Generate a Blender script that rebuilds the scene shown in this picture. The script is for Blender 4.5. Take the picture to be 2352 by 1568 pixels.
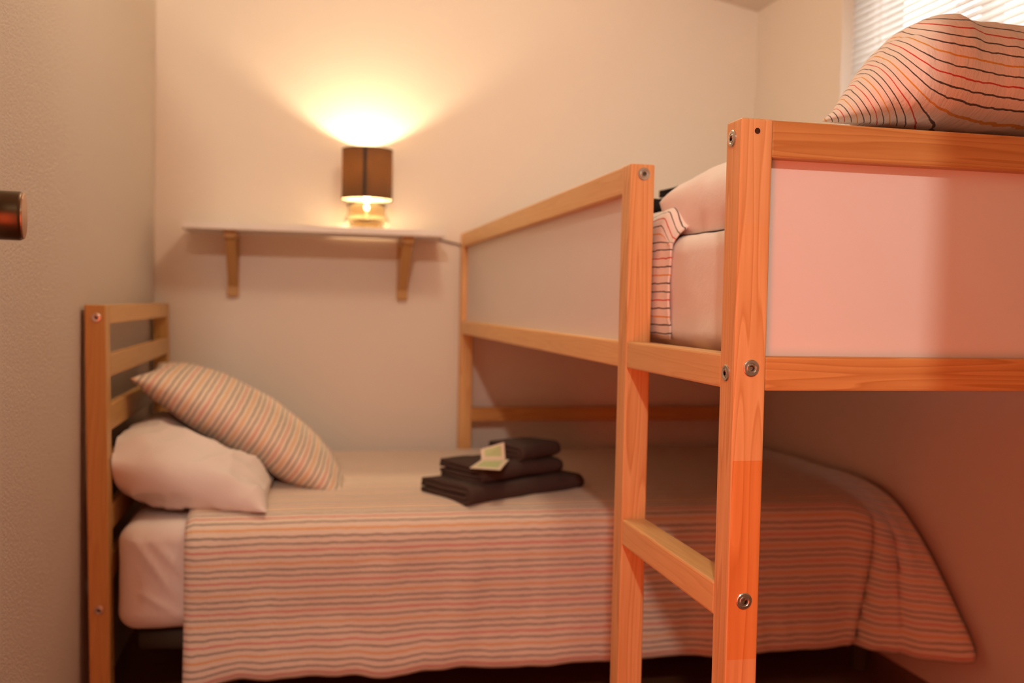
import bpy, bmesh, math, random
from mathutils import Vector, Matrix, noise as mnoise

# ---------------------------------------------------------------- camera, world, lights
S = 0.01                                   # everything below is written in centimetres
scn = bpy.context.scene
for o in list(bpy.data.objects):
    bpy.data.objects.remove(o)
C = scn.collection

CAM = dict(f=2238.21, x=-51.008, y=-108.577, z=93.203, yaw=0.214, pitch=-0.0382, roll=0.0208)
cd = bpy.data.cameras.new('camera')
cd.sensor_width = 36.0
cd.sensor_fit = 'HORIZONTAL'
cd.lens = CAM['f'] * 36.0 / 2352.0
cd.clip_start = 0.02
cam = bpy.data.objects.new('camera', cd)
C.objects.link(cam)
yw, pt, rl = CAM['yaw'], CAM['pitch'], CAM['roll']
F = Vector((math.sin(yw) * math.cos(pt), math.cos(yw) * math.cos(pt), math.sin(pt)))
R0 = Vector((math.cos(yw), -math.sin(yw), 0))
U0 = R0.cross(F)
R1 = math.cos(rl) * R0 + math.sin(rl) * U0
U1 = -math.sin(rl) * R0 + math.cos(rl) * U0
M = Matrix((R1, U1, -F)).transposed().to_4x4()
M.translation = Vector((CAM['x'], CAM['y'], CAM['z'])) * S
cam.matrix_world = M
cd.dof.use_dof = True
cd.dof.focus_distance = 1.20
cd.dof.aperture_fstop = 3.6
scn.camera = cam

scn.view_settings.view_transform = 'Standard'
scn.view_settings.look = 'None'
scn.view_settings.gamma = 1.0
scn.view_settings.use_curve_mapping = False
scn.view_settings.exposure = 0.0

w = bpy.data.worlds.new('world')
scn.world = w
w.use_nodes = True
w.node_tree.nodes['Background'].inputs[0].default_value = (1.0, 0.72, 0.45, 1)
w.node_tree.nodes['Background'].inputs[1].default_value = 0.26


def light(name, kind, loc, energy, color, size=0.1, size_y=None, target=None):
    d = bpy.data.lights.new(name, kind)
    d.energy = energy
    d.color = color
    if kind == 'AREA':
        d.size = size
        if size_y:
            d.shape = 'RECTANGLE'
            d.size_y = size_y
    else:
        d.shadow_soft_size = size
    o = bpy.data.objects.new(name, d)
    C.objects.link(o)
    o.location = Vector(loc) * S
    if target:
        o.rotation_euler = (Vector(target) - Vector(loc)).to_track_quat('-Z', 'Y').to_euler()
    return o


# lamp on the hall ceiling, shining in through the doorway
light('hall_lamp', 'POINT', (-74, -190, 226), 86, (1.0, 0.86, 0.72), 0.045)
# reddish glow of the hall in the open doorway behind the camera
light('hall_glow', 'AREA', (-77, -113, 58), 14.6, (1.0, 0.11, 0.04), 0.38, 1.05, target=(-30, 0, 62))
# ceiling lamp of the bedroom
light('room_ceiling_lamp', 'POINT', (-18, 86, 197), 12.8, (1.0, 0.80, 0.56), 0.09)
# daylight outside the window
light('daylight', 'AREA', (121, 106, 147), 12, (0.86, 0.91, 1.0), 0.88, 0.88, target=(0, 106, 147))

# ---------------------------------------------------------------- helpers
WL = {}                                     # world origin (cm) of each object, by name


def link(o, parent=None, origin=(0, 0, 0)):
    C.objects.link(o)
    origin = Vector(origin)
    if parent:
        o.parent = parent
        o.location = (origin - WL[parent.name]) * S
    else:
        o.location = origin * S
    WL[o.name] = origin
    return o


def mk(name, verts, faces, mat, parent=None, uv=None, smooth=False, origin=None):
    """One mesh object from absolute cm coordinates; its origin is at the middle of its base."""
    vs = [Vector(v) for v in verts]
    if origin is None:
        lo = [min(v[i] for v in vs) for i in range(3)]
        hi = [max(v[i] for v in vs) for i in range(3)]
        origin = ((lo[0] + hi[0]) / 2, (lo[1] + hi[1]) / 2, lo[2] if parent is None else (lo[2] + hi[2]) / 2)
    og = Vector(origin)
    me = bpy.data.meshes.new(name)
    me.from_pydata([(v - og) * S for v in vs], [], faces)
    if uv:
        l = me.uv_layers.new(name='UVMap')
        for lp in me.loops:
            l.data[lp.index].uv = uv[lp.vertex_index]
    me.materials.append(mat)
    if smooth:
        for p in me.polygons:
            p.use_smooth = True
    me.validate()
    bm = bmesh.new()
    bm.from_mesh(me)
    bmesh.ops.recalc_face_normals(bm, faces=bm.faces)
    bm.to_mesh(me)
    bm.free()
    o = bpy.data.objects.new(name, me)
    return link(o, parent, origin)


def empty(name, loc, label, cat, group=None):
    o = bpy.data.objects.new(name, None)
    o.empty_display_size = 0.05
    link(o, None, loc)
    return tag(o, label, cat, group)


def tag(o, label, cat, group=None):
    o['label'] = label
    o['category'] = cat
    if group:
        o['group'] = group
    return o


def struct(o):
    o['kind'] = 'structure'
    return o


def from_bm(bm):
    vs = [v.co.copy() for v in bm.verts]
    bm.verts.index_update()
    fs = [[v.index for v in f.verts] for f in bm.faces]
    bm.free()
    return vs, fs


def box(x0, x1, y0, y1, z0, z1, bev=0.25, seg=2, shear=None):
    bm = bmesh.new()
    bmesh.ops.create_cube(bm, size=1)
    for v in bm.verts:
        v.co = Vector(((x0 + x1) / 2 + v.co.x * (x1 - x0), (y0 + y1) / 2 + v.co.y * (y1 - y0),
                       (z0 + z1) / 2 + v.co.z * (z1 - z0)))
    if bev:
        bmesh.ops.bevel(bm, geom=bm.edges[:], offset=bev, segments=seg, affect='EDGES', profile=0.6)
    if shear:
        for v in bm.verts:
            v.co = shear(v.co)
    return from_bm(bm)


def rbox(x0, x1, y0, y1, z0, z1, r, cuts=24, disp=None):
    """Rounded soft box with a fine grid on every side, displaced along its normal."""
    bm = bmesh.new()
    bmesh.ops.create_cube(bm, size=2)
    bmesh.ops.subdivide_edges(bm, edges=bm.edges[:], cuts=cuts, use_grid_fill=True)
    c = Vector(((x0 + x1) / 2, (y0 + y1) / 2, (z0 + z1) / 2))
    h = Vector(((x1 - x0) / 2, (y1 - y0) / 2, (z1 - z0) / 2))
    for v in bm.verts:
        p = Vector([math.sin(v.co[i] * math.pi / 2) * h[i] * 0.35 + v.co[i] * h[i] * 0.65 for i in range(3)])
        q = Vector([max(-(h[i] - r), min(h[i] - r, p[i])) for i in range(3)])
        d = p - q
        if d.length > 1e-6:
            n = d.normalized()
            p = q + n * r
        else:
            n = Vector((0, 0, 1))
        w_ = p + c
        if disp:
            w_ = w_ + n * disp(w_, n)
        v.co = w_
    return from_bm(bm)


def lathe(prof, cx, cy, z0, n=40, axis=None):
    """prof: list of (r, z). Closed where r is 0."""
    vs, fs = [], []
    rings = []
    for r, z in prof:
        if r < 1e-6:
            rings.append([len(vs)])
            vs.append(Vector((cx, cy, z0 + z)))
        else:
            ring = []
            for k in range(n):
                a = 2 * math.pi * k / n
                ring.append(len(vs))
                vs.append(Vector((cx + r * math.cos(a), cy + r * math.sin(a), z0 + z)))
            rings.append(ring)
    for a, b in zip(rings[:-1], rings[1:]):
        for k in range(n):
            k2 = (k + 1) % n
            if len(a) == 1 and len(b) == 1:
                continue
            if len(a) == 1:
                fs.append([a[0], b[k], b[k2]])
            elif len(b) == 1:
                fs.append([a[k], a[k2], b[0]])
            else:
                fs.append([a[k], a[k2], b[k2], b[k]])
    return vs, fs


def tube(path, r, n=8):
    vs, fs = [], []
    P = [Vector(p) for p in path]
    for i, p in enumerate(P):
        t = (P[min(i + 1, len(P) - 1)] - P[max(i - 1, 0)]).normalized()
        a = Vector((0, 0, 1)) if abs(t.z) < 0.9 else Vector((1, 0, 0))
        u = t.cross(a).normalized()
        v = t.cross(u)
        for k in range(n):
            g = 2 * math.pi * k / n
            vs.append(p + (u * math.cos(g) + v * math.sin(g)) * r)
    for i in range(len(P) - 1):
        for k in range(n):
            k2 = (k + 1) % n
            fs.append([i * n + k, i * n + k2, (i + 1) * n + k2, (i + 1) * n + k])
    fs.append(list(range(n))[::-1])
    fs.append([(len(P) - 1) * n + k for k in range(n)])
    return vs, fs


def nz(p, s, seed=0.0):
    return mnoise.noise(Vector(p) / s + Vector((seed, seed * 1.7, -seed)))


def sstep(a, b, x):
    t = max(0.0, min(1.0, (x - a) / (b - a)))
    return t * t * (3 - 2 * t)


def interp(pts, x):
    if x <= pts[0][0]:
        return pts[0][1]
    for (a, va), (b, vb) in zip(pts[:-1], pts[1:]):
        if x <= b:
            return va + (vb - va) * (x - a) / (b - a)
    return pts[-1][1]


def resample(pts, n):
    P = [Vector((p[0], p[1])) for p in pts]
    # smooth the polyline first
    for _ in range(3):
        Q = [P[0]]
        for a, b in zip(P[:-1], P[1:]):
            Q += [a * 0.75 + b * 0.25, a * 0.25 + b * 0.75]
        Q.append(P[-1])
        P = Q
    L = [0.0]
    for a, b in zip(P[:-1], P[1:]):
        L.append(L[-1] + (b - a).length)
    out, j = [], 0
    for i in range(n):
        s = L[-1] * i / (n - 1)
        while j < len(L) - 2 and L[j + 1] < s:
            j += 1
        t = (s - L[j]) / max(1e-9, L[j + 1] - L[j])
        out.append(P[j].lerp(P[j + 1], min(1, t)))
    return out, L[-1]


# ---------------------------------------------------------------- materials
def mat(name):
    m = bpy.data.materials.new(name)
    m.use_nodes = True
    nt = m.node_tree
    return m, nt, nt.nodes['Principled BSDF']


def N(nt, t, **kw):
    n = nt.nodes.new(t)
    for k, v in kw.items():
        setattr(n, k, v)
    return n


def plain(name, col, rough=0.6, metal=0.0, bump=None, spec=0.5):
    m, nt, b = mat(name)
    b.inputs['Base Color'].default_value = (*col, 1)
    b.inputs['Roughness'].default_value = rough
    b.inputs['Metallic'].default_value = metal
    b.inputs['Specular IOR Level'].default_value = spec
    if bump:
        tc = N(nt, 'ShaderNodeTexCoord')
        no = N(nt, 'ShaderNodeTexNoise')
        no.inputs['Scale'].default_value = bump[0]
        no.inputs['Detail'].default_value = 6
        no.inputs['Roughness'].default_value = 0.65
        bp = N(nt, 'ShaderNodeBump')
        bp.inputs['Strength'].default_value = bump[1]
        bp.inputs['Distance'].default_value = bump[2]
        nt.links.new(tc.outputs['Object'], no.inputs['Vector'])
        nt.links.new(no.outputs['Fac'], bp.inputs['Height'])
        nt.links.new(bp.outputs['Normal'], b.inputs['Normal'])
    return m


def wood(name, axis, light_c, dark_c, grain=1.0, rough=0.42, joints=None):
    """Pine with long grain along one axis; joints = list of (z cm, tint) finger joints on the faces towards -y."""
    m, nt, b = mat(name)
    tc = N(nt, 'ShaderNodeTexCoord')
    oi = N(nt, 'ShaderNodeObjectInfo')
    mp = N(nt, 'ShaderNodeMapping')
    sc = [34.0, 34.0, 34.0]
    sc['xyz'.index(axis)] = 1.6
    mp.inputs['Scale'].default_value = sc
    mul = N(nt, 'ShaderNodeMath', operation='MULTIPLY')
    mul.inputs[1].default_value = 37.0
    comb = N(nt, 'ShaderNodeCombineXYZ')
    L = nt.links.new
    L(oi.outputs['Random'], mul.inputs[0])
    for i in range(3):
        L(mul.outputs[0], comb.inputs[i])
    L(tc.outputs['Object'], mp.inputs['Vector'])
    add = N(nt, 'ShaderNodeVectorMath', operation='ADD')
    L(mp.outputs['Vector'], add.inputs[0])
    L(comb.outputs[0], add.inputs[1])
    # wide cathedral figure
    n1 = N(nt, 'ShaderNodeTexNoise')
    n1.inputs['Scale'].default_value = 0.55
    n1.inputs['Detail'].default_value = 2.0
    L(add.outputs[0], n1.inputs['Vector'])
    rings = N(nt, 'ShaderNodeMath', operation='MULTIPLY')
    rings.inputs[1].default_value = 15.0
    L(n1.outputs['Fac'], rings.inputs[0])
    fr = N(nt, 'ShaderNodeMath', operation='FRACT')
    L(rings.outputs[0], fr.inputs[0])
    rp = N(nt, 'ShaderNodeValToRGB')
    e = rp.color_ramp.elements
    e[0].position = 0.0
    e[0].color = (0, 0, 0, 1)
    e[1].position = 1.0
    e[1].color = (0.15, 0.15, 0.15, 1)
    x = e.new(0.72)
    x.color = (0.55, 0.55, 0.55, 1)
    x = e.new(0.9)
    x.color = (1, 1, 1, 1)
    L(fr.outputs[0], rp.inputs['Fac'])
    # fine streaks
    n2 = N(nt, 'ShaderNodeTexNoise')
    n2.inputs['Scale'].default_value = 7.0
    n2.inputs['Detail'].default_value = 3.0
    L(add.outputs[0], n2.inputs['Vector'])
    mx = N(nt, 'ShaderNodeMath', operation='MULTIPLY_ADD')
    mx.inputs[1].default_value = 0.45
    mx.inputs[2].default_value = -0.12
    L(n2.outputs['Fac'], mx.inputs[0])
    sm = N(nt, 'ShaderNodeMath', operation='MULTIPLY_ADD')
    sm.inputs[1].default_value = 0.55 * grain
    L(rp.outputs['Color'], sm.inputs[0])
    L(mx.outputs[0], sm.inputs[2])
    mc = N(nt, 'ShaderNodeMix', data_type='RGBA')
    mc.inputs['A'].default_value = (*light_c, 1)
    mc.inputs['B'].default_value = (*dark_c, 1)
    mc.clamp_factor = True
    L(sm.outputs[0], mc.inputs['Factor'])
    # per board tone
    hv = N(nt, 'ShaderNodeHueSaturation')
    tone = N(nt, 'ShaderNodeMath', operation='MULTIPLY_ADD')
    tone.inputs[1].default_value = 0.16
    tone.inputs[2].default_value = 0.92
    L(oi.outputs['Random'], tone.inputs[0])
    L(tone.outputs[0], hv.inputs['Value'])
    L(mc.outputs['Result'], hv.inputs['Color'])
    out = hv.outputs['Color']
    if joints:
        sep = N(nt, 'ShaderNodeSeparateXYZ')
        L(tc.outputs['Object'], sep.inputs[0])
        ge = N(nt, 'ShaderNodeNewGeometry')
        sn = N(nt, 'ShaderNodeSeparateXYZ')
        L(ge.outputs['Normal'], sn.inputs[0])
        lt = N(nt, 'ShaderNodeMath', operation='LESS_THAN')
        lt.inputs[1].default_value = -0.8
        L(sn.outputs['Y'], lt.inputs[0])
        mr = N(nt, 'ShaderNodeMapRange')
        mr.inputs['From Min'].default_value = -0.6
        mr.inputs['From Max'].default_value = 0.6
        L(sep.outputs['Z'], mr.inputs['Value'])
        cr = N(nt, 'ShaderNodeValToRGB')
        cr.color_ramp.interpolation = 'CONSTANT'
        el = cr.color_ramp.elements
        el[0].position = 0.0
        el[0].color = (*joints[0][1], 1)
        el[1].position = (joints[1][0] - 58 + 60) / 120.0
        el[1].color = (*joints[1][1], 1)
        for z, t in joints[2:]:
            q = el.new((z - 58 + 60) / 120.0)
            q.color = (*t, 1)
        L(mr.outputs[0], cr.inputs['Fac'])
        mm = N(nt, 'ShaderNodeMix', data_type='RGBA', blend_type='MULTIPLY')
        L(lt.outputs[0], mm.inputs['Factor'])
        L(out, mm.inputs['A'])
        L(cr.outputs['Color'], mm.inputs['B'])
        out = mm.outputs['Result']
    L(out, b.inputs['Base Color'])
    b.inputs['Roughness'].default_value = rough
    b.inputs['Specular IOR Level'].default_value = 0.35
    bp = N(nt, 'ShaderNodeBump')
    bp.inputs['Strength'].default_value = 0.12
    bp.inputs['Distance'].default_value = 0.001
    L(n2.outputs['Fac'], bp.inputs['Height'])
    L(bp.outputs['Normal'], b.inputs['Normal'])
    return m


PERIOD = 6.6                                 # cm for one set of five stripes


def striped(name, base, phase=0.0, width=0.20, strength=1.0, pucker=1.0):
    """Seersucker: stripes at fixed distances in the UV map's V (cm): red, grey, yellow, grey, grey."""
    m, nt, b = mat(name)
    L = nt.links.new
    uv = N(nt, 'ShaderNodeTexCoord')
    no = N(nt, 'ShaderNodeTexNoise')
    no.inputs['Scale'].default_value = 0.45
    no.inputs['Detail'].default_value = 3
    L(uv.outputs['UV'], no.inputs['Vector'])
    sep = N(nt, 'ShaderNodeSeparateXYZ')
    L(uv.outputs['UV'], sep.inputs[0])
    wob = N(nt, 'ShaderNodeMath', operation='MULTIPLY_ADD')
    wob.inputs[1].default_value = 0.5
    L(no.outputs['Fac'], wob.inputs[0])
    L(sep.outputs['Y'], wob.inputs[2])
    dv = N(nt, 'ShaderNodeMath', operation='MULTIPLY_ADD')
    dv.inputs[1].default_value = 1.0 / PERIOD
    dv.inputs[2].default_value = phase
    L(wob.outputs[0], dv.inputs[0])
    fr = N(nt, 'ShaderNodeMath', operation='FRACT')
    L(dv.outputs[0], fr.inputs[0])
    rp = N(nt, 'ShaderNodeValToRGB')
    rp.color_ramp.interpolation = 'CONSTANT'
    el = rp.color_ramp.elements
    hw = width / PERIOD
    red, gry, yel = (0.62, 0.055, 0.04), (0.085, 0.068, 0.06), (0.74, 0.33, 0.05)
    mixc = lambda c: tuple(base[i] * (1 - strength) + c[i] * strength for i in range(3))
    seq = [red, gry, yel, gry, gry]
    stops = [(0.0, base)]
    for i, c in enumerate(seq):
        p = 0.1 + 0.2 * i
        wd = hw * (1.0 if i != 2 else 1.15)
        stops += [(p - wd / 2, mixc(c)), (p + wd / 2, base)]
    el[0].position, el[0].color = 0.0, (*base, 1)
    el[1].position, el[1].color = stops[1][0], (*stops[1][1], 1)
    for p, c in stops[2:]:
        q = el.new(p)
        q.color = (*c, 1)
    L(fr.outputs[0], rp.inputs['Fac'])
    L(rp.outputs['Color'], b.inputs['Base Color'])
    b.inputs['Roughness'].default_value = 0.9
    b.inputs['Specular IOR Level'].default_value = 0.15
    b.inputs['Sheen Weight'].default_value = 0.15
    n2 = N(nt, 'ShaderNodeTexNoise')
    mp = N(nt, 'ShaderNodeMapping')
    mp.inputs['Scale'].default_value = (1.6, 0.8, 1)
    L(uv.outputs['UV'], mp.inputs['Vector'])
    L(mp.outputs['Vector'], n2.inputs['Vector'])
    n2.inputs['Scale'].default_value = 1.0
    n2.inputs['Detail'].default_value = 3
    bp = N(nt, 'ShaderNodeBump')
    bp.inputs['Strength'].default_value = 0.35 * pucker
    bp.inputs['Distance'].default_value = 0.004
    L(n2.outputs['Fac'], bp.inputs['Height'])
    L(bp.outputs['Normal'], b.inputs['Normal'])
    return m


M_WALL = plain('plaster_wall', (0.85, 0.78, 0.69), 0.9, bump=(70, 0.35, 0.004), spec=0.2)
M_WALL_T = plain('textured_plaster_wall', (0.81, 0.72, 0.62), 0.9, bump=(230, 0.95, 0.005), spec=0.2)
M_CEIL = plain('ceiling_paint', (0.80, 0.72, 0.64), 0.9, bump=(60, 0.3, 0.004), spec=0.2)
M_FLOOR = wood('dark_floor_wood', 'x', (0.20, 0.085, 0.04), (0.09, 0.035, 0.016), 0.7, 0.4)
PL, PD = (0.80, 0.49, 0.22), (0.54, 0.23, 0.06)
M_WX = wood('pine_along_x', 'x', (0.66, 0.35, 0.12), (0.46, 0.19, 0.045), 1.2)
M_WY = wood('pine_along_y', 'y', (0.80, 0.50, 0.22), (0.62, 0.32, 0.10), 0.7)
M_WZ = wood('pine_along_z', 'z', PL, PD)
M_WPOST = wood('pine_finger_jointed', 'z', PL, PD, 1.0,
               joints=[(0, (1.0, 0.86, 0.82)), (50.4, (0.98, 0.66, 0.42)), (74.5, (1.02, 0.98, 0.96)),
                       (103.3, (1.0, 1.0, 1.05))])
M_HBZ = wood('oiled_pine_along_z', 'z', (0.62, 0.36, 0.12), (0.45, 0.22, 0.06), 0.6)
M_HBY = wood('oiled_pine_along_y', 'y', (0.64, 0.38, 0.14), (0.48, 0.24, 0.07), 0.6)
M_BRK = wood('bracket_pine', 'z', (0.62, 0.38, 0.15), (0.48, 0.26, 0.08), 0.5)
M_PANEL = plain('white_panel', (0.80, 0.755, 0.74), 0.5, spec=0.4)
M_SHELF = plain('white_shelf', (0.84, 0.79, 0.74), 0.5, spec=0.4)
M_STEEL = plain('steel', (0.62, 0.58, 0.54), 0.28, 1.0)
M_HOLE = plain('dark_hole', (0.05, 0.015, 0.004), 0.9)
M_SHEET = plain('white_cotton_sheet', (0.82, 0.76, 0.72), 0.92, bump=(26, 0.25, 0.006), spec=0.1)
M_TOWEL = plain('dark_towel', (0.095, 0.066, 0.058), 0.95, bump=(420, 0.8, 0.003), spec=0.1)
M_TOWEL2 = plain('black_towel', (0.028, 0.022, 0.020), 0.95, bump=(420, 0.8, 0.003), spec=0.1)
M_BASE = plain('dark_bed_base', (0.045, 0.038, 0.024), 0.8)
M_BRONZE = plain('antique_bronze', (0.12, 0.08, 0.045), 0.36, 1.0)
M_BRONZE_L = plain('worn_bronze', (0.50, 0.30, 0.18), 0.3, 1.0)
M_DOOR = plain('white_door', (0.80, 0.74, 0.68), 0.5)
M_CORD = plain('lamp_cord', (0.09, 0.055, 0.035), 0.6)
M_DUV = striped('striped_duvet', (0.82, 0.72, 0.61), -0.10, 0.42, 0.62)
M_DUV2 = striped('striped_duvet_upper', (0.84, 0.78, 0.73), 0.0, 0.22, 1.0)
M_PIL = striped('striped_pillow_lower', (0.82, 0.71, 0.58), 0.0, 0.38, 0.68)
M_PIL2 = striped('striped_pillow_upper', (0.86, 0.74, 0.65), 0.35, 0.21, 1.0, 1.6)

# ---------------------------------------------------------------- the room
YB, XL, XR = 213.0, -95.8, 105.0
YF = -62.0
struct(mk('floor', *box(XL - 10, XR + 10, -140, YB + 10, -6, 0, 0), M_FLOOR))
struct(mk('wall_back', *box(XL - 10, XR + 10, YB, YB + 10, 0, 245, 0), M_WALL))
struct(mk('wall_left', *box(XL - 10, XL, -140, YB, 0, 245, 0), M_WALL_T))
# wall with the window opening
WY0, WY1, WZ0, WZ1 = 60.0, 157.0, 102.0, 192.0
vs, fs = [], []
for bxx in ((YF, WY0, 0, 212), (WY1, YB, 0, 212), (WY0, WY1, 0, WZ0), (WY0, WY1, WZ1, 212)):
    v, f = box(XR, XR + 14, bxx[0], bxx[1], bxx[2], bxx[3], 0)
    fs += [[i + len(vs) for i in q] for q in f]
    vs += v
struct(mk('wall_right', vs, fs, M_WALL))
struct(mk('wall_front', *box(-6, XR + 14, YF - 10, YF, 0, 245, 0), M_WALL))
# sloping ceiling: low over the window wall, higher over the headboard
zc = lambda x: 197.7 + 0.19 * (XR - x)
cv = [(XL - 10, -72, zc(XL - 10)), (XR + 14, -72, zc(XR + 14)), (XR + 14, YB + 10, zc(XR + 14)), (XL - 10, YB + 10, zc(XL - 10))]
cv += [(a, b_, c_ + 8) for a, b_, c_ in cv]
struct(mk('ceiling', cv, [[0, 1, 2, 3], [4, 5, 6, 7], [0, 1, 5, 4], [1, 2, 6, 5], [2, 3, 7, 6], [3, 0, 4, 7]], M_CEIL))

# window: frame, mullion, pane
M_FRAME = plain('window_frame_paint', (0.62, 0.42, 0.30), 0.5)
M_GLASS, nt, b = mat('window_glass')
b.inputs['Base Color'].default_value = (1, 1, 1, 1)
b.inputs['Roughness'].default_value = 0.02
b.inputs['Transmission Weight'].default_value = 1.0
b.inputs['IOR'].default_value = 1.05
vs, fs = [], []
FX0, FX1 = 113.0, 117.0
for bxx in ((WY0, WY0 + 4, WZ0, WZ1), (WY1 - 4, WY1, WZ0, WZ1), (WY0, WY1, WZ0, WZ0 + 4), (WY0, WY1, WZ1 - 4, WZ1)):
    v, f = box(FX0, FX1, bxx[0], bxx[1], bxx[2], bxx[3], 0.3)
    fs += [[i + len(vs) for i in q] for q in f]
    vs += v
win = struct(mk('window_1', vs, fs, M_FRAME))
mk('mullion', *box(FX0, FX1, 102.5, 106.5, WZ0 + 4, WZ1 - 4, 0.3), M_FRAME, win)
for y0, y1 in ((WY0 + 4, 102.5), (106.5, WY1 - 4)):
    mk('pane', *box(114.8, 115.2, y0, y1, WZ0 + 4, WZ1 - 4, 0), M_GLASS, win)

# white blind hanging in the window recess
M_SLAT, nt, b = mat('translucent_blind')
b.inputs['Base Color'].default_value = (0.88, 0.86, 0.83, 1)
b.inputs['Roughness'].default_value = 0.7
tr = N(nt, 'ShaderNodeBsdfTranslucent')
tr.inputs['Color'].default_value = (0.80, 0.76, 0.70, 1)
ms = N(nt, 'ShaderNodeMixShader')
ms.inputs[0].default_value = 0.6
nt.links.new(b.outputs[0], ms.inputs[1])
nt.links.new(tr.outputs[0], ms.inputs[2])
nt.links.new(ms.outputs[0], nt.nodes['Material Output'].inputs['Surface'])
BX = 109.0
blind = empty('window_blind', (BX, 108.5, WZ0 + 1), 'white horizontal slat blind, backlit, in the window behind the upper bunk', 'blind')
mk('headrail', *box(BX - 1.6, BX + 1.6, WY0 + 0.1, WY1 - 0.1, WZ1 - 3.2, WZ1 - 0.2, 0.3), M_SLAT, blind)
first = None
for k in range(43):
    z = WZ0 + 2.4 + k * 2.0
    if first is None:
        a = math.radians(66)
        prof = []
        for j in range(5):
            t = -1.25 + 2.5 * j / 4
            cz = 0.18 * (1 - (t / 1.25) ** 2)
            prof.append((t * math.cos(a) - cz * math.sin(a), t * math.sin(a) + cz * math.cos(a)))
        vs = [(BX + p[0], y, z + p[1]) for y in (WY0 + 0.1, WY1 - 0.1) for p in prof]
        vs += [(v[0] + 0.06, v[1], v[2] - 0.03) for v in vs]
        fs = []
        for j in range(4):
            fs += [[j, j + 1, j + 6, j + 5], [j + 10, j + 11, j + 16, j + 15]]
        fs += [[0, 5, 15, 10], [4, 9, 19, 14]]
        first = mk('slat', vs, fs, M_SLAT, blind, smooth=True)
        z_first = WL[first.name]
        z_base = z
    else:
        o = first.copy()
        link(o, blind, z_first + Vector((0, 0, z - z_base)))
for y in (75, 108.5, 142):
    mk('ladder_cord', *tube([(BX - 1.0, y, WZ0 + 1.5), (BX - 1.0, y, WZ1 - 3)], 0.1, 6), M_SLAT, blind)

# door standing open at the left, only its knob reaches into view
th = math.radians(7.4)
ax = Vector((math.cos(th), math.sin(th), 0))
dy_ = Vector((-math.sin(th), math.cos(th), 0))
KC = Vector((-78.9, 0.4, 101.2))              # centre of the knob's end face
dc = KC - ax * 7.0
dverts, dfaces = box(-4, 0, -75, 6.5, 1, 200, 0.3)
dverts = [dc + ax * v.x + dy_ * v.y + Vector((0, 0, v.z - dc.z)) for v in dverts]
door = struct(mk('door_1', dverts, dfaces, M_DOOR, origin=(dc.x, dc.y, 0)))


def along(prof, c, d, n=40):
    """lathe profile (r, t) swept round direction d from centre c."""
    v, f = lathe(prof, 0, 0, 0, n)
    q = Vector((0, 0, 1)).rotation_difference(d)
    return [c + q @ p for p in v], f


kp = [(0, 0), (3.2, 0), (3.2, 0.5), (2.9, 0.8), (1.3, 1.1), (1.1, 2.6), (1.6, 3.2), (2.45, 3.7), (2.5, 4.1), (2.5, 6.6), (2.42, 6.85)]
knob = mk('door_knob', *along(kp + [(2.3, 6.9), (0, 6.9)], dc, ax), M_BRONZE, door, smooth=False)
for p in knob.data.polygons:
    p.use_smooth = True
mk('knob_face', *along([(2.36, 6.86), (2.34, 7.0), (2.2, 7.05), (0, 7.08), (0, 6.86), (2.36, 6.86)], dc, ax), M_BRONZE_L, knob)

# ---------------------------------------------------------------- loft bed
H = 116.0
loft = empty('loft_bed', (49.5, 104.5, 0), 'high pine loft bed with white side panels standing over the low bed', 'loft bed')
PW = 4.12
Y2 = 40.0
YE = 209.0
posts = {}
for key, x, y in (('p1', 0, 0), ('p2', 0, Y2), ('p3', 0, YE - PW), ('p4', 99 - PW, YE - PW), ('p5', 99 - PW, 0)):
    posts[key] = mk('post', *box(x, x + PW, y, y + PW, 0, H, 0.32, 3), M_WPOST if key == 'p1' else M_WZ, loft)
ZT, ZB1, ZB0, ZR1, ZR0 = 111.5, 87.5, 83.3, 58.95, 54.8
RT = 2.6                                      # rail thickness
# long side towards the headboard
mk('rail', *box(0.15, 0.15 + PW - 0.4, Y2 + PW, YE - PW, ZT, H, 0.3), M_WY, loft)
mk('rail', *box(0.15, 0.15 + PW - 0.4, Y2 + PW, YE - PW, ZB0, ZB1, 0.3), M_WY, loft)
mk('panel', *box(1.7, 2.6, Y2 + PW - 0.5, YE - PW + 0.5, ZB1 - 0.5, ZT + 0.5, 0), M_PANEL, loft)
mk('rail', *box(0.1, 3.6, PW, Y2, ZB0 + 0.1, ZB1 + 0.1, 0.3), M_WY, loft)
mk('rung', *box(0.05, PW, PW, Y2, ZR0, ZR1, 0.3), M_WY, loft)
# near end
mk('rail', *box(PW, 99 - PW, 0.35, PW - 0.3, ZT, H, 0.3), M_WX, loft)
mk('rail', *box(PW, 99 - PW, 0.35, PW - 0.3, ZB0, ZB1, 0.3), M_WX, loft)
mk('panel', *box(PW - 0.5, 99 - PW + 0.5, 2.2, 3.1, ZB1 - 0.5, ZT + 0.5, 0), M_PANEL, loft)
# far end
y0, y1 = YE - PW + 0.2, YE - 0.4
mk('rail', *box(PW, 99 - PW, y0, y1, ZT, H, 0.3), M_WX, loft)
mk('rail', *box(PW, 99 - PW, y0, y1, ZB0, ZB1, 0.3), M_WX, loft)
mk('rail', *box(PW, 99 - PW, y0, y1, 54.6, 59.1, 0.3), M_WX, loft)
mk('panel', *box(PW - 0.5, 99 - PW + 0.5, y0 + 1.4, y0 + 2.3, ZB1 - 0.5, ZT + 0.5, 0), M_PANEL, loft)
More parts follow.
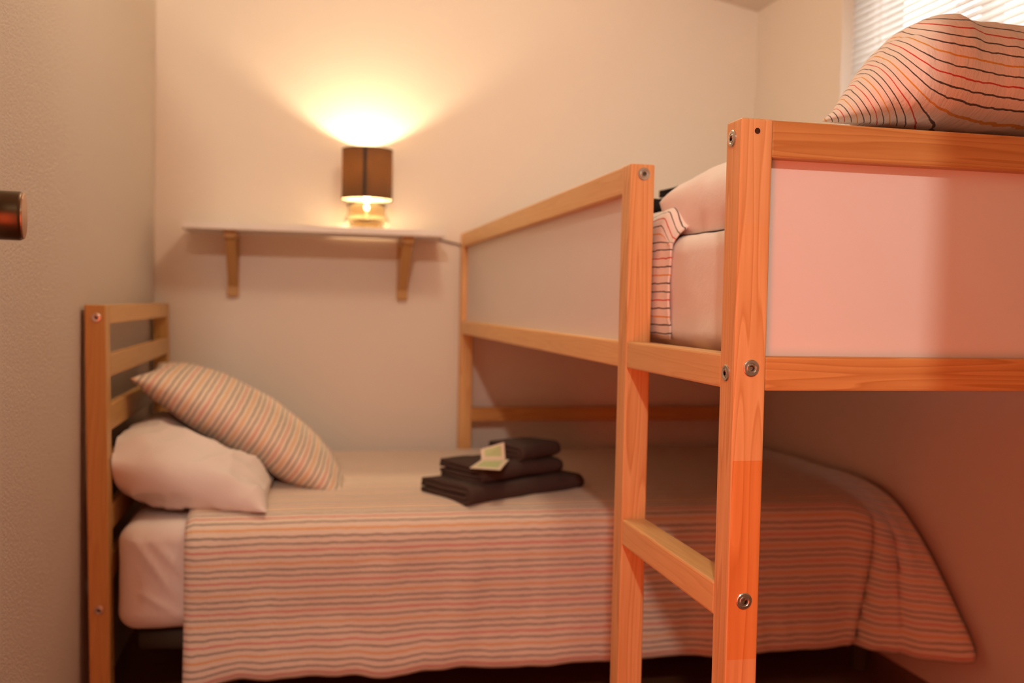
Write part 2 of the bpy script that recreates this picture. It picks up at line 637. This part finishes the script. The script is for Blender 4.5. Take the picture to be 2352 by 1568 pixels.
# window side
mk('rail', *box(99 - PW + 0.3, 98.8, PW, YE - PW, ZT, H, 0.3), M_WY, loft)
mk('rail', *box(99 - PW + 0.3, 98.8, PW, YE - PW, ZB0, ZB1, 0.3), M_WY, loft)
mk('panel', *box(96.6, 97.5, PW - 0.5, YE - PW + 0.5, ZB1 - 0.5, ZT + 0.5, 0), M_PANEL, loft)
# slatted base
base_slat = mk('base_slat', *box(PW - 0.2, 99 - PW + 0.2, 8, 15, 84.6, 86.6, 0.3), M_WX, loft)
for k in range(1, 14):
    o = base_slat.copy()
    link(o, loft, WL[base_slat.name] + Vector((0, k * 14.2, 0)))


def bolt(parent, c, d, r=1.02):
    d = Vector(d).normalized()
    v, f = along([(0, 0), (r, 0), (r, 0.12), (r * 0.9, 0.2), (r * 0.62, 0.22), (r * 0.55, 0.16), (r * 0.5, 0.22), (r * 0.34, 0.22)], Vector(c), d, 24)
    # hexagonal socket
    v2, f2 = along([(r * 0.34, 0.22), (r * 0.30, 0.02), (0, 0.02)], Vector(c), d, 6)
    o = mk('bolt', v, f, M_STEEL, parent, smooth=False)
    mk('socket', v2, f2, M_HOLE, o) if parent.parent is None else None
    return o


for c in ((0, 2.35, 113.85), (0, 2.25, 85.35)):
    bolt(posts['p1'], c, (-1, 0, 0))
for c in ((2.16, 0, 86.1), (2.13, 0, 57.7)):
    bolt(posts['p1'], c, (0, -1, 0))
bolt(posts['p2'], (2.25, Y2, 114.4), (0, -1, 0))
v, f = along([(0.36, 0.02), (0.36, 0.05), (0, 0.05), (0, 0.02), (0.36, 0.02)], Vector((2.07, 0, 114.5)), Vector((0, -1, 0)), 20)
mk('bolt_hole', v, f, M_HOLE, posts['p1'])

# ---------------------------------------------------------------- low bed with slatted headboard
bed = empty('low_bed_frame', (0, 156, 0), 'low pine bed frame with a slatted headboard leaning on the plaster wall', 'bed')
lean = lambda v: Vector((v.x - 0.0171 * v.z, v.y, v.z))
HX = -91.42                                   # post centre at floor level
hpost = {}
for key, y in (('near', 108.3), ('far', 204.8)):
    hpost[key] = mk('headboard_post', *box(HX - 2.07, HX + 2.07, y, y + 5.0, 0, 91.3, 0.3, 2, lean), M_HBZ, bed)
for zt, zb in ((91.3, 87.2), (80.8, 75.9), (70.0, 64.4), (59.1, 53.6), (48.4, 43.0), (37.6, 32.2)):
    mk('headboard_slat', *box(HX + 0.3, HX + 2.07, 113.3, 204.8, zb, zt, 0.25, 2, lean), M_HBY, bed)
for c in ((-92.65, 108.3, 88.6), (-91.86, 108.3, 26.9)):
    o = bolt(hpost['near'], c, (0, -1, 0), 0.95)
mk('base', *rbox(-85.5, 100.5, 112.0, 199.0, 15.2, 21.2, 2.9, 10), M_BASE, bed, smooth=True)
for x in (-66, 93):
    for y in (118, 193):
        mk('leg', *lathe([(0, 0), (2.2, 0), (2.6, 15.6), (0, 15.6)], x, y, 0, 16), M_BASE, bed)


def low_mat_disp(p, n):
    # the near corner sinks towards the foot by the window wall
    k = sstep(55, 98, p.x) * max(0.0, (150 - p.y) / 41.0)
    p.y += 25.0 * k
    d = 0.25 * nz(p, 14, 3) + 0.12 * nz(p, 5, 9)
    if p.y < 112 and p.x < -66:
        for (xa, za, xb, zb, am) in ((-84.5, 41.0, -74.0, 25.5, 1.0), (-81, 41.0, -73, 31.5, 0.8), (-83, 30, -74, 23.5, 0.5)):
            t = max(0, min(1, ((p.x - xa) * (xb - xa) + (p.z - za) * (zb - za)) / ((xb - xa) ** 2 + (zb - za) ** 2)))
            q = (p.x - xa - t * (xb - xa)) ** 2 + (p.z - za - t * (zb - za)) ** 2
            d += am * math.exp(-q / 0.7) * math.sin(math.pi * min(1, 0.15 + t * 0.85))
    return d


tag(mk('mattress', *rbox(-88.6, 101.0, 108.6, 201.0, 21.4, 44.6, 4.2, 130, low_mat_disp), M_SHEET, smooth=True),
    'white fitted sheet over the thick mattress of the low bed', 'mattress')


def sheet_grid(name, rows, mat_, uvs, thick, material_label=None):
    """rows[i][j] points; makes a closed padded sheet of the given thickness."""
    ni, nj = len(rows), len(rows[0])
    top = [p for r in rows for p in r]
    idx = lambda i, j: i * nj + j
    nrm = []
    for i in range(ni):
        for j in range(nj):
            a = rows[min(i + 1, ni - 1)][j] - rows[max(i - 1, 0)][j]
            b_ = rows[i][min(j + 1, nj - 1)] - rows[i][max(j - 1, 0)]
            nrm.append(a.cross(b_).normalized())
    vs = list(top)
    for i in range(ni):
        for j in range(nj):
            e = min(i, ni - 1 - i, j, nj - 1 - j)
            k = thick * (0.25 if e == 0 else 0.7 if e == 1 else 1.0)
            vs.append(top[idx(i, j)] - nrm[idx(i, j)] * k)
    n0 = ni * nj
    fs = []
    for i in range(ni - 1):
        for j in range(nj - 1):
            fs.append([idx(i, j), idx(i + 1, j), idx(i + 1, j + 1), idx(i, j + 1)])
            fs.append([n0 + idx(i, j), n0 + idx(i, j + 1), n0 + idx(i + 1, j + 1), n0 + idx(i + 1, j)])
    for i in range(ni - 1):
        fs.append([idx(i, 0), n0 + idx(i, 0), n0 + idx(i + 1, 0), idx(i + 1, 0)])
        fs.append([idx(i, nj - 1), idx(i + 1, nj - 1), n0 + idx(i + 1, nj - 1), n0 + idx(i, nj - 1)])
    for j in range(nj - 1):
        fs.append([idx(0, j), idx(0, j + 1), n0 + idx(0, j + 1), n0 + idx(0, j)])
        fs.append([idx(ni - 1, j), n0 + idx(ni - 1, j), n0 + idx(ni - 1, j + 1), idx(ni - 1, j + 1)])
    return mk(name, vs, fs, mat_, uv=uvs + uvs, smooth=True)


# duvet of the low bed: hangs over the near side, flares out at its foot by the window wall
A0 = [(201.5, 42.0), (200.5, 45.2), (192, 46.0), (120, 45.9), (113.0, 45.5), (107.9, 43.4), (106.9, 39), (106.6, 30), (106.3, 20), (106.0, 11.2)]
A1 = [(201.5, 42.0), (200.5, 45.2), (192, 46.2), (142, 46.8), (129, 46.4), (117, 43.6), (107.5, 37.6), (97, 28.4), (85.5, 15.5), (86.3, 12.6)]
NI, NJ = 220, 150
RA, LA = resample(A0, NJ)
RB, LB = resample(A1, NJ)
rows, uvs = [], []
for i in range(NI):
    x = -74.6 + (101.8 + 74.6) * i / (NI - 1)
    fl = sstep(80, 101.5, x)
    row = []
    for j in range(NJ):
        p2 = RA[j].lerp(RB[j], fl)
        t = j / (NJ - 1)
        s = LA * t
        side = sstep(48.0, 40.0, p2.y) if p2.x < 150 else 0.0
        y, z = p2.x, p2.y
        q = Vector((x, s, 0))
        bump = 0.35 * nz(q, 16, 2) + 0.18 * nz(q, 6, 5)
        fold = side * (0.9 * nz((x, s * 0.25, 0), 13, 7) + 0.4 * nz((x, s * 0.3, 0), 5, 8))
        # two upright creases where the corner of the duvet gathers
        for xc, am, sl in ((86.6, 2.2, 0.17), (92.6, 1.5, 0.11)):
            dx = x - xc - (z - 30) * sl
            fold -= side * am * math.exp(-(dx / 0.9) ** 2)
            fold += side * am * 0.55 * math.exp(-((dx - 2.0) / 1.3) ** 2)
        y -= bump * side + fold
        z += bump * (1 - side)
        # uneven hem
        hem = sstep(0.90, 1.0, t)
        z += hem * (1.6 * nz((x, 3, 0), 22, 4) + 0.7 * nz((x, 9, 0), 7, 6)) - hem * 0.6 * (1 - fl)
        y -= hem * 0.8
        row.append(Vector((min(x, 103.4), y, z)))
        uvs.append((x, s))
    rows.append(row)
tag(sheet_grid('striped_duvet', rows, M_DUV, uvs, 1.1),
    'white duvet with red, yellow and grey stripes hanging over the side of the low bed', 'duvet')


def pillow(Lx, Ly, T, xf, n=44, seed=1.0, p=2.4, q=0.55, wr=1.0, pinch=0.07, bend=0.0, uvf=None, crease=0.0):
    vs, uv, fs = [], [], []
    idx = {}
    for side in (1, -1):
        for i in range(n + 1):
            for j in range(n + 1):
                u = math.sin((-1 + 2 * i / n) * math.pi / 2) * 0.6 + (-1 + 2 * i / n) * 0.4
                v = math.sin((-1 + 2 * j / n) * math.pi / 2) * 0.6 + (-1 + 2 * j / n) * 0.4
                edge = i in (0, n) or j in (0, n)
                if edge and side == -1:
                    idx[(side, i, j)] = idx[(1, i, j)]
                    continue
                h = (max(0, 1 - abs(u) ** p) * max(0, 1 - abs(v) ** p)) ** q
                x = Lx / 2 * u * (1 - pinch * (1 - v * v))
                y = Ly / 2 * v * (1 - pinch * (1 - u * u))
                near = (1 - h)
                wv = wr * (0.5 * nz((x, y, side * 9), 9, seed) + near * 0.7 * nz((x, y, side * 5), 4.5, seed + 3)
                           + 0.5 * nz((x * 0.5, y, 3), 6, seed + 5))
                if crease:
                    for k_, (sc_, ang_) in enumerate(((11.0, 0.5), (8.0, -0.7), (6.0, 1.3))):
                        ca_, sa_ = math.cos(ang_), math.sin(ang_)
                        rr = nz(((x * ca_ + y * sa_) * 0.35, -x * sa_ + y * ca_, side * 7), sc_, seed + 11 + k_)
                        wv += side * crease * (0.5 - min(0.5, abs(rr) * 2.2)) * (0.8 - 0.2 * k_)
                z = side * (T / 2) * h + wv * min(1, h * 3) + (0.3 * nz((x, y, 1), 5, seed + 8) if edge else 0)
                z -= bend * (x / (Lx / 2)) ** 2
                idx[(side, i, j)] = len(vs)
                vs.append(Vector(xf(Vector((x, y, z)))))
                uv.append(uvf(Vector((x, y, z)), vs[-1]) if uvf else (x, y))
    for side in (1, -1):
        for i in range(n):
            for j in range(n):
                f = [idx[(side, i, j)], idx[(side, i + 1, j)], idx[(side, i + 1, j + 1)], idx[(side, i, j + 1)]]
                fs.append(f if side == 1 else f[::-1])
    return vs, fs, uv


def xform(c, ry=0.0, rx=0.0, rz=0.0):
    m = Matrix.Rotation(rz, 3, 'Z') @ Matrix.Rotation(ry, 3, 'Y') @ Matrix.Rotation(rx, 3, 'X')
    c = Vector(c)
    return lambda v: c + m @ v


# white pillow against the headboard
def rest(fn, fl):
    """keep a soft thing above what it lies on"""
    def g(v):
        q = fn(v)
        m = fl(q)
        xh = HX + 2.3 - 0.0171 * q.z
        if q.x < xh + 0.7:
            q.x = xh + 0.7 * math.exp((q.x - xh - 0.7) / 0.7)
        if q.z < m + 1.5:
            q.z = m + 1.5 * math.exp((q.z - m - 1.5) / 1.5)
        return q
    return g


low_top = lambda q: 44.9 if q.x < -76 else 46.1
def pressed(fn):
    """the striped pillow's weight dents the white one behind its free end"""
    def g(v):
        q = fn(v)
        k = sstep(126, 135, q.y)
        lim = 60.2 - (q.x + 63.2) * math.tan(math.radians(32)) - 8.4
        if q.z > lim:
            q.z += (lim - q.z) * k
        return q
    return g


v, f, uv = pillow(40, 65, 19.5, rest(pressed(xform((-75.0, 142.4, 52.2), math.radians(18), 0, math.radians(-3))), low_top),
                  n=90, seed=4.0, wr=1.6, q=0.5, crease=2.4, pinch=0.09)
tag(mk('white_pillow', v, f, M_SHEET, uv=uv, smooth=True), 'plain white pillow pushed against the slatted headboard of the low bed', 'pillow')
# striped pillow leaning over it
v, f, uv = pillow(61, 56, 15.5, rest(xform((-63.2, 158.5, 60.2), math.radians(32), 0, math.radians(2)), low_top), n=64, seed=7.0, wr=0.8,
                  bend=2.5, q=0.5, uvf=lambda l, g: (l.y, l.x))
tag(mk('striped_pillow', v, f, M_PIL, uv=uv, smooth=True), 'striped pillow leaning on the plain white pillow of the low bed', 'pillow')


# ---------------------------------------------------------------- folded towels
def towel(name, c, ang, length, width, thick, m_, label, group, seed=1.0, sag=0.6):
    """Two nested folded layers; the rounded fold runs along the length."""
    d = Vector((math.cos(ang), math.sin(ang), 0))
    e = Vector((-math.sin(ang), math.cos(ang), 0))
    vs, fs = [], []
    lay = thick / 4.6
    def fold_prof(r, w_):
        """outline of a C: outer face from back bottom round the front to back top, then the inner face back"""
        pts = []
        R_ = r
        for k in range(5):
            pts.append((w_ - (w_ - R_) * k / 4, -R_))
        for k in range(1, 10):
            a = -math.pi / 2 - math.pi * k / 10
            pts.append((R_ + R_ * math.cos(a), R_ * math.sin(a)))
        for k in range(5):
            pts.append((R_ + (w_ - R_) * k / 4, R_))
        ri = R_ - lay
        inn = []
        for k in range(5):
            inn.append((w_ - (w_ - R_) * k / 4, ri))
        for k in range(1, 10):
            a = math.pi / 2 + math.pi * k / 10
            inn.append((R_ + ri * math.cos(a), ri * math.sin(a)))
        for k in range(5):
            inn.append((R_ + (w_ - R_) * k / 4, -ri))
        return pts + inn
    NL = 22
    for (r, w_, off) in ((thick / 2, width, 0.0), (thick / 2 - lay * 1.12, width - 0.8, lay * 1.2)):
        pr = fold_prof(r, w_)
        b0 = len(vs)
        m = len(pr)
        for i in range(NL + 1):
            t = i / NL
            a = -length / 2 + length * t
            endr = 1.0 - 0.16 * (max(0, t - 0.86) / 0.14) ** 2
            for (px, pz) in pr:
                wob = sag * (nz((a * 0.6, px, seed * 5), 7, seed) * 0.7 + nz((a, px * 1.3, seed), 4, seed + 2) * 0.35)
                zz = pz * endr + (wob if pz > 0 else wob * 0.35)
                zz = max(zz, -thick / 2)
                q = Vector(c) + d * (a + 0.4 * nz((px, pz, seed), 3, seed)) + e * (px + off - width / 2 + 0.3 * nz((a, pz, 2), 6, seed)) + Vector((0, 0, zz + thick / 2))
                vs.append(q)
        for i in range(NL):
            for k in range(m):
                k2 = (k + 1) % m
                fs.append([b0 + i * m + k, b0 + i * m + k2, b0 + (i + 1) * m + k2, b0 + (i + 1) * m + k])
        h = m // 2
        for i in (0, NL):
            for k in range(h - 1):
                fs.append([b0 + i * m + k, b0 + i * m + k + 1, b0 + i * m + m - 2 - k, b0 + i * m + m - 1 - k])
    return tag(mk(name, vs, fs, m_, smooth=True), label, 'towel', group)


towel('folded_towel', (-0.7, 128.0, 46.2), math.radians(29), 37, 19, 4.5, M_TOWEL,
      'largest dark towel, folded, at the bottom of the stack on the low bed', 'towels on the low bed', 1.0, 0.9)
towel('folded_towel', (-1.2, 128.3, 50.7), math.radians(32), 27.5, 15.5, 4.1, M_TOWEL,
      'medium dark towel, folded, in the middle of the stack on the low bed', 'towels on the low bed', 2.3, 0.9)
towel('folded_towel', (4.9, 129.9, 54.8), math.radians(38), 15, 11, 4.0, M_TOWEL,
      'smallest dark towel, folded, on top of the stack on the low bed', 'towels on the low bed', 3.7, 0.6)

# printed card on the towels
M_CARD, nt, b = mat('printed_card')
tc = N(nt, 'ShaderNodeTexCoord')
sep = N(nt, 'ShaderNodeSeparateXYZ')
nt.links.new(tc.outputs['UV'], sep.inputs[0])
def band(o, lo, hi):
    a_ = N(nt, 'ShaderNodeMath', operation='GREATER_THAN'); a_.inputs[1].default_value = lo
    b_ = N(nt, 'ShaderNodeMath', operation='LESS_THAN'); b_.inputs[1].default_value = hi
    m_ = N(nt, 'ShaderNodeMath', operation='MULTIPLY')
    nt.links.new(o, a_.inputs[0]); nt.links.new(o, b_.inputs[0])
    nt.links.new(a_.outputs[0], m_.inputs[0]); nt.links.new(b_.outputs[0], m_.inputs[1])
    return m_.outputs[0]
mu = N(nt, 'ShaderNodeMath', operation='MULTIPLY')
nt.links.new(band(sep.outputs['X'], 0.14, 0.86), mu.inputs[0])
nt.links.new(band(sep.outputs['Y'], 0.18, 0.84), mu.inputs[1])
mc = N(nt, 'ShaderNodeMix', data_type='RGBA')
mc.inputs['A'].default_value = (0.78, 0.70, 0.55, 1)
mc.inputs['B'].default_value = (0.50, 0.60, 0.30, 1)
nt.links.new(mu.outputs[0], mc.inputs['Factor'])
nt.links.new(mc.outputs['Result'], b.inputs['Base Color'])
b.inputs['Roughness'].default_value = 0.6
card = empty('folded_card', (-5.0, 119.5, 54.9), 'small cream and green printed card propped on the stacked dark towels', 'card')


def quad_panel(name, a, b_, c_, d_, parent, th=0.08):
    a, b_, c_, d_ = map(Vector, (a, b_, c_, d_))
    n = (b_ - a).cross(d_ - a).normalized() * th
    vs = [a, b_, c_, d_, a + n, b_ + n, c_ + n, d_ + n]
    fs = [[0, 1, 2, 3], [4, 5, 6, 7], [0, 1, 5, 4], [1, 2, 6, 5], [2, 3, 7, 6], [3, 0, 4, 7]]
    return mk(name, vs, fs, M_CARD, parent, uv=[(0, 0), (1, 0), (1, 1), (0, 1)] * 2)


quad_panel('card_panel', (-12.2, 113.6, 54.9), (-5.6, 110.2, 54.9), (-1.2, 121.2, 55.5), (-8.0, 121.4, 55.5), card)
quad_panel('card_panel', (-8.0, 121.4, 55.6), (-2.2, 121.0, 55.6), (-2.3, 122.2, 59.6), (-7.9, 122.8, 57.9), card)

# ---------------------------------------------------------------- upper bunk bedding
def up_mat_disp(p, n):
    return 0.30 * nz((p.x, p.y * 0.5, p.z), 8, 6) + 0.15 * nz(p, 3.5, 2)


tag(mk('mattress', *rbox(6.0, 93.5, 5.0, 203.5, 86.7, 104.6, 3.2, 60, up_mat_disp), M_SHEET, smooth=True),
    'white sheeted mattress on the upper bunk behind the ladder opening', 'mattress')
# duvet turned down: starts level with the second post, tucked in beside the mattress
B0 = [(5.3, 88.2), (4.9, 92), (4.8, 98), (4.9, 103.5), (5.8, 108.0), (9.5, 110.3), (20, 110.2), (60, 109.6), (88, 108.8), (94, 106.8), (94.3, 100), (94.3, 92)]
NJ2 = 120
RB2, LB2 = resample(B0, NJ2)
NI2 = 90
rows, uvs = [], []
for i in range(NI2):
    t = i / (NI2 - 1)
    yy = 35.6 + (201 - 35.6) * t ** 1.6
    row = []
    for j in range(NJ2):
        p = RB2[j]
        s = LB2 * j / (NJ2 - 1)
        ee = sstep(0, 5.0, yy - 35.6)
        topf = sstep(103, 107, p.y)
        z = p.y - (1 - ee) * 3.4 * topf + topf * 0.5 * nz((s, yy, 0), 9, 3)
        x = p.x + (1 - topf) * (0.28 * nz((s * 2, yy * 0.6, 2), 3.0, 4)) + (1 - ee) * 0.4 * (1 - topf)
        y = yy + 0.5 * nz((s, 0, 4), 2.6, 5) * (1 - t) + topf * 3.2 * sstep(6, 16, p.x) * (1 - t)
        row.append(Vector((max(x, 4.45) if (yy < 46) else x, y, z)))
        uvs.append((yy, -s))
    rows.append(row)
rows = [r[::-1] for r in rows]
u2 = []
for i in range(NI2):
    u2 += uvs[i * NJ2:(i + 1) * NJ2][::-1]
tag(sheet_grid('striped_duvet', rows, M_DUV2, u2, 0.55),
    'striped duvet turned down on the upper bunk, its edge showing beside the ladder post', 'duvet')

# white pillow flat on the upper mattress
def up_white(v):
    q = Vector((42.0 + v.x, 24.6 + v.y, 110.0 + v.z))
    # far corner by the post rides up on the duvet
    k = sstep(6, 22, v.y) * sstep(-12, -32, v.x)
    q.z += 0.6 * k
    if v.z < 0:
        q.z += v.z * 1.3
    q.z = max(q.z, 104.9)
    return q


v, f, uv = pillow(70, 42, 17.6, up_white, n=80, seed=11.0, wr=0.9, crease=0.7, q=0.46, p=3.3, pinch=0.05)
tag(mk('white_pillow', v, f, M_SHEET, uv=uv, smooth=True), 'plain white pillow lying flat on the upper bunk under the striped pillow', 'pillow')

# plump striped pillow on top of it
TOPX = [(16.6, 118.6), (18.8, 120.3), (21.6, 124.0), (24.8, 127.4), (27.0, 129.8), (28.0, 130.3), (28.9, 131.3), (29.5, 132.0), (31.0, 132.8), (32.5, 133.6), (33.9, 134.0), (35.1, 133.7), (36.4, 133.5), (41.3, 133.8), (48, 133.7), (58, 132.8), (70, 130.5), (80, 126), (86, 122.4), (88, 120.2)]
NX, NA = 130, 64
vs, uvs, fs = [], [], []
x0p, x1p = 16.6, 88.0
for i in range(NX + 1):
    t = i / NX
    x = x0p + (x1p - x0p) * (0.5 - 0.5 * math.cos(math.pi * t)) * 0.6 + (x1p - x0p) * t * 0.4
    zt = interp(TOPX, x)
    zb = 118.3 + 0.028 * (min(x, 60) - 16)
    hz = max(0.15, (zt - zb) / 2)
    hy = max(0.5, 10.5 * (hz / 8.0) ** 0.6)
    cy = 10.5 + 5.0 * sstep(20, 44, x)
    hyb = max(0.3, min(hy, 0.9 * (x - x0p), 1.2 * (x1p - x) + 0.3))
    for k in range(NA):
        a = 2 * math.pi * k / NA
        ca, sa = math.cos(a), math.sin(a)
        ex = 0.74
        yy = cy + (hyb if ca > 0 else hy) * math.copysign(abs(ca) ** ex, ca)
        zz = (zt + zb) / 2 + hz * math.copysign(abs(sa) ** 0.85, sa)
        dn = 0.35 * nz((x * 1.4, yy, zz * 0.5), 4, 2) + 0.16 * nz((x * 3.0, yy, zz * 0.8), 2.2, 5)
        sc = min(1, hz / 3)
        yy += dn * ca * sc
        zz += dn * sa * sc * 0.6
        vs.append(Vector((x, yy, zz)))
        # stripes: level on the body, sweeping up towards the tucked corner at the end
        sw = -2.8 * math.log1p(math.exp((27.0 - x + 0.6 * (yy - 5.0)) / 2.0))
        ze = zz if yy < cy else zt + (0.25 + 0.5 * sstep(28, 40, x)) * (yy - cy)
        vv = ze + sw
        uvs.append((x, vv))
for i in range(NX):
    for k in range(NA):
        k2 = (k + 1) % NA
        fs.append([i * NA + k, i * NA + k2, (i + 1) * NA + k2, (i + 1) * NA + k])
fs.append(list(range(NA))[::-1])
fs.append([NX * NA + k for k in range(NA)])
tag(mk('striped_pillow', vs, fs, M_PIL2, uv=uvs, smooth=True), 'plump striped pillow on top of the upper bunk in front of the window', 'pillow')

towel('folded_towel', (23.0, 66.0, 110.6), 0.06, 28, 15, 2.2, M_TOWEL2,
      'lower black towel on the upper bunk behind the white pillow', 'towels on the upper bunk', 5.0, 0.2)
towel('folded_towel', (27.2, 66.5, 113.0), 0.06, 19, 13, 3.0, M_TOWEL2,
      'upper black towel on the upper bunk behind the white pillow', 'towels on the upper bunk', 6.0, 0.2)

# ---------------------------------------------------------------- shelf with table lamp
SZ0, SZ1 = 113.5, 115.4
shelf = empty('wall_shelf', (-46.4, 202, 94), 'white wall shelf on two wooden brackets carrying the table lamp', 'shelf')
mk('shelf_board', *box(-85.5, -7.5, 190.0, 211.95, SZ0, SZ1, 0.15), M_SHELF, shelf)
for bx_ in (-72.0, -18.6):
    o = mk('bracket', *box(bx_ - 1.75, bx_ + 1.75, 211.0, YB, 94.0, SZ0, 0.2), M_BRK, shelf)
    mk('bracket_arm', *box(bx_ - 1.75, bx_ + 1.75, 194.0, 211.0, 111.4, SZ0, 0.2), M_BRK, o)
    # diagonal brace from the arm's tip down to the upright
    pv = []
    for xx in (bx_ - 1.5, bx_ + 1.5):
        pv += [(xx, 196.0, 111.4), (xx, 199.5, 111.4), (xx, 211.0, 100.4), (xx, 211.0, 97.0)]
    mk('brace', pv, [[0, 1, 2, 3], [4, 5, 6, 7], [0, 1, 5, 4], [1, 2, 6, 5], [2, 3, 7, 6], [3, 0, 4, 7]], M_BRK, o)

LX, LY = -31.2, 201.0
lamp = empty('table_lamp', (LX, LY, SZ1), 'lit table lamp with dark brown drum shade and clear glass base on the shelf', 'lamp')
M_LGLASS, nt, b = mat('lamp_glass')
b.inputs['Base Color'].default_value = (0.86, 0.78, 0.62, 1)
b.inputs['Roughness'].default_value = 0.03
b.inputs['Transmission Weight'].default_value = 1.0
b.inputs['IOR'].default_value = 1.35
M_SHADE, nt, b = mat('brown_organza_shade')
b.inputs['Base Color'].default_value = (0.075, 0.042, 0.022, 1)
b.inputs['Roughness'].default_value = 0.8
tr = N(nt, 'ShaderNodeBsdfTranslucent')
tr.inputs['Color'].default_value = (0.50, 0.22, 0.06, 1)
ms = N(nt, 'ShaderNodeMixShader')
ms.inputs[0].default_value = 0.034
nt.links.new(b.outputs[0], ms.inputs[1])
nt.links.new(tr.outputs[0], ms.inputs[2])
nt.links.new(ms.outputs[0], nt.nodes['Material Output'].inputs['Surface'])
M_SHADE_IN, nt, b = mat('cream_shade_lining')
b.inputs['Base Color'].default_value = (0.80, 0.66, 0.42, 1)
b.inputs['Roughness'].default_value = 0.8
tr = N(nt, 'ShaderNodeBsdfTranslucent')
tr.inputs['Color'].default_value = (0.8, 0.6, 0.35, 1)
ms = N(nt, 'ShaderNodeMixShader')
ms.inputs[0].default_value = 0.35
nt.links.new(b.outputs[0], ms.inputs[1])
nt.links.new(tr.outputs[0], ms.inputs[2])
nt.links.new(ms.outputs[0], nt.nodes['Material Output'].inputs['Surface'])
M_FOOT = plain('tan_lamp_foot', (0.46, 0.34, 0.20), 0.5)
M_SEAM = plain('dark_seam', (0.018, 0.013, 0.010), 0.7)
M_BULB, nt, b = mat('glowing_bulb')
b.inputs['Base Color'].default_value = (1, 0.9, 0.75, 1)
b.inputs['Emission Color'].default_value = (1.0, 0.72, 0.42, 1)
b.inputs['Emission Strength'].default_value = 12.0
# glass: heavy flattened foot, waist, flared collar under the shade
gp = [(0, 0.7), (5.4, 0.7), (5.9, 0.9), (6.8, 1.6), (7.0, 2.6), (6.8, 3.6), (6.2, 4.6), (5.9, 5.4), (6.0, 6.6), (6.1, 8.2), (5.8, 8.25), (5.6, 6.6), (5.5, 5.4), (5.8, 4.5), (6.2, 3.6), (6.0, 2.6), (0, 1.6)]
mk('glass_base', *lathe(gp, LX, LY, SZ1, 48), M_LGLASS, lamp, smooth=True)
mk('foot', *lathe([(0, 0), (5.3, 0), (5.5, 0.2), (5.5, 0.5), (5.3, 0.66), (0, 0.66)], LX, LY, SZ1, 40), M_FOOT, lamp, smooth=False)
mk('stem', *lathe([(0, 1.65), (1.6, 1.65), (1.6, 2.2), (0.6, 2.8), (0.6, 6.2), (0, 6.2)], LX, LY, SZ1, 20), M_STEEL, lamp, smooth=True)
SHB, SHT, SR = 125.0, 140.3, 7.85
shade = mk('lamp_shade', *lathe([(SR, SHB), (SR, SHT)], LX, LY, 0, 64), M_SHADE, lamp, smooth=True)
mk('shade_lining', *lathe([(SR - 0.15, SHB), (SR - 0.15, SHT)], LX, LY, 0, 64), M_SHADE_IN, shade, smooth=True)
for z in (SHB, SHT):
    ring = [(LX + SR * math.cos(2 * math.pi * k / 48), LY + SR * math.sin(2 * math.pi * k / 48), z) for k in range(49)]
    mk('shade_trim', *tube(ring, 0.16, 6), M_SEAM, shade)
# dark seam down the front of the shade
sa = math.radians(-99)
mk('shade_seam', *box(LX + SR * math.cos(sa) - 0.5, LX + SR * math.cos(sa) + 0.5, LY + SR * math.sin(sa) - 0.1, LY + SR * math.sin(sa) + 0.15, SHB, SHT, 0.03), M_SEAM, shade)
for k in range(3):
    a = 2 * math.pi * k / 3 + 0.5
    mk('shade_spoke', *tube([(LX, LY, SHB + 3), (LX + (SR - 0.2) * math.cos(a), LY + (SR - 0.2) * math.sin(a), SHB + 0.4)], 0.12, 6), M_STEEL, shade)
mk('bulb', *lathe([(0, 6.2), (0.55, 6.3), (0.8, 7.0), (0.9, 8.0), (1.3, 12), (1.1, 15), (0.6, 16.6), (0, 17.2)], LX, LY, SZ1, 20), M_BULB, lamp, smooth=True)
mk('cord', *tube([(LX + 5, LY + 4, SZ1 + 0.3), (LX + 7.0, LY + 9, SZ1 + 0.35), (LX + 14, LY + 10.8, SZ1 + 0.3), (-14, 212.3, 115.0), (-9, 212.4, 114.6), (-4.5, 212.4, 113.5), (0.2, 212.4, 112.6), (2.6, 212.4, 108), (3, 212.4, 70)], 0.28, 8), M_CORD, lamp, smooth=True)
bl = light('lamp_bulb_light', 'POINT', (LX, LY, 134.6), 8.5, (1.0, 0.74, 0.45), 0.012)
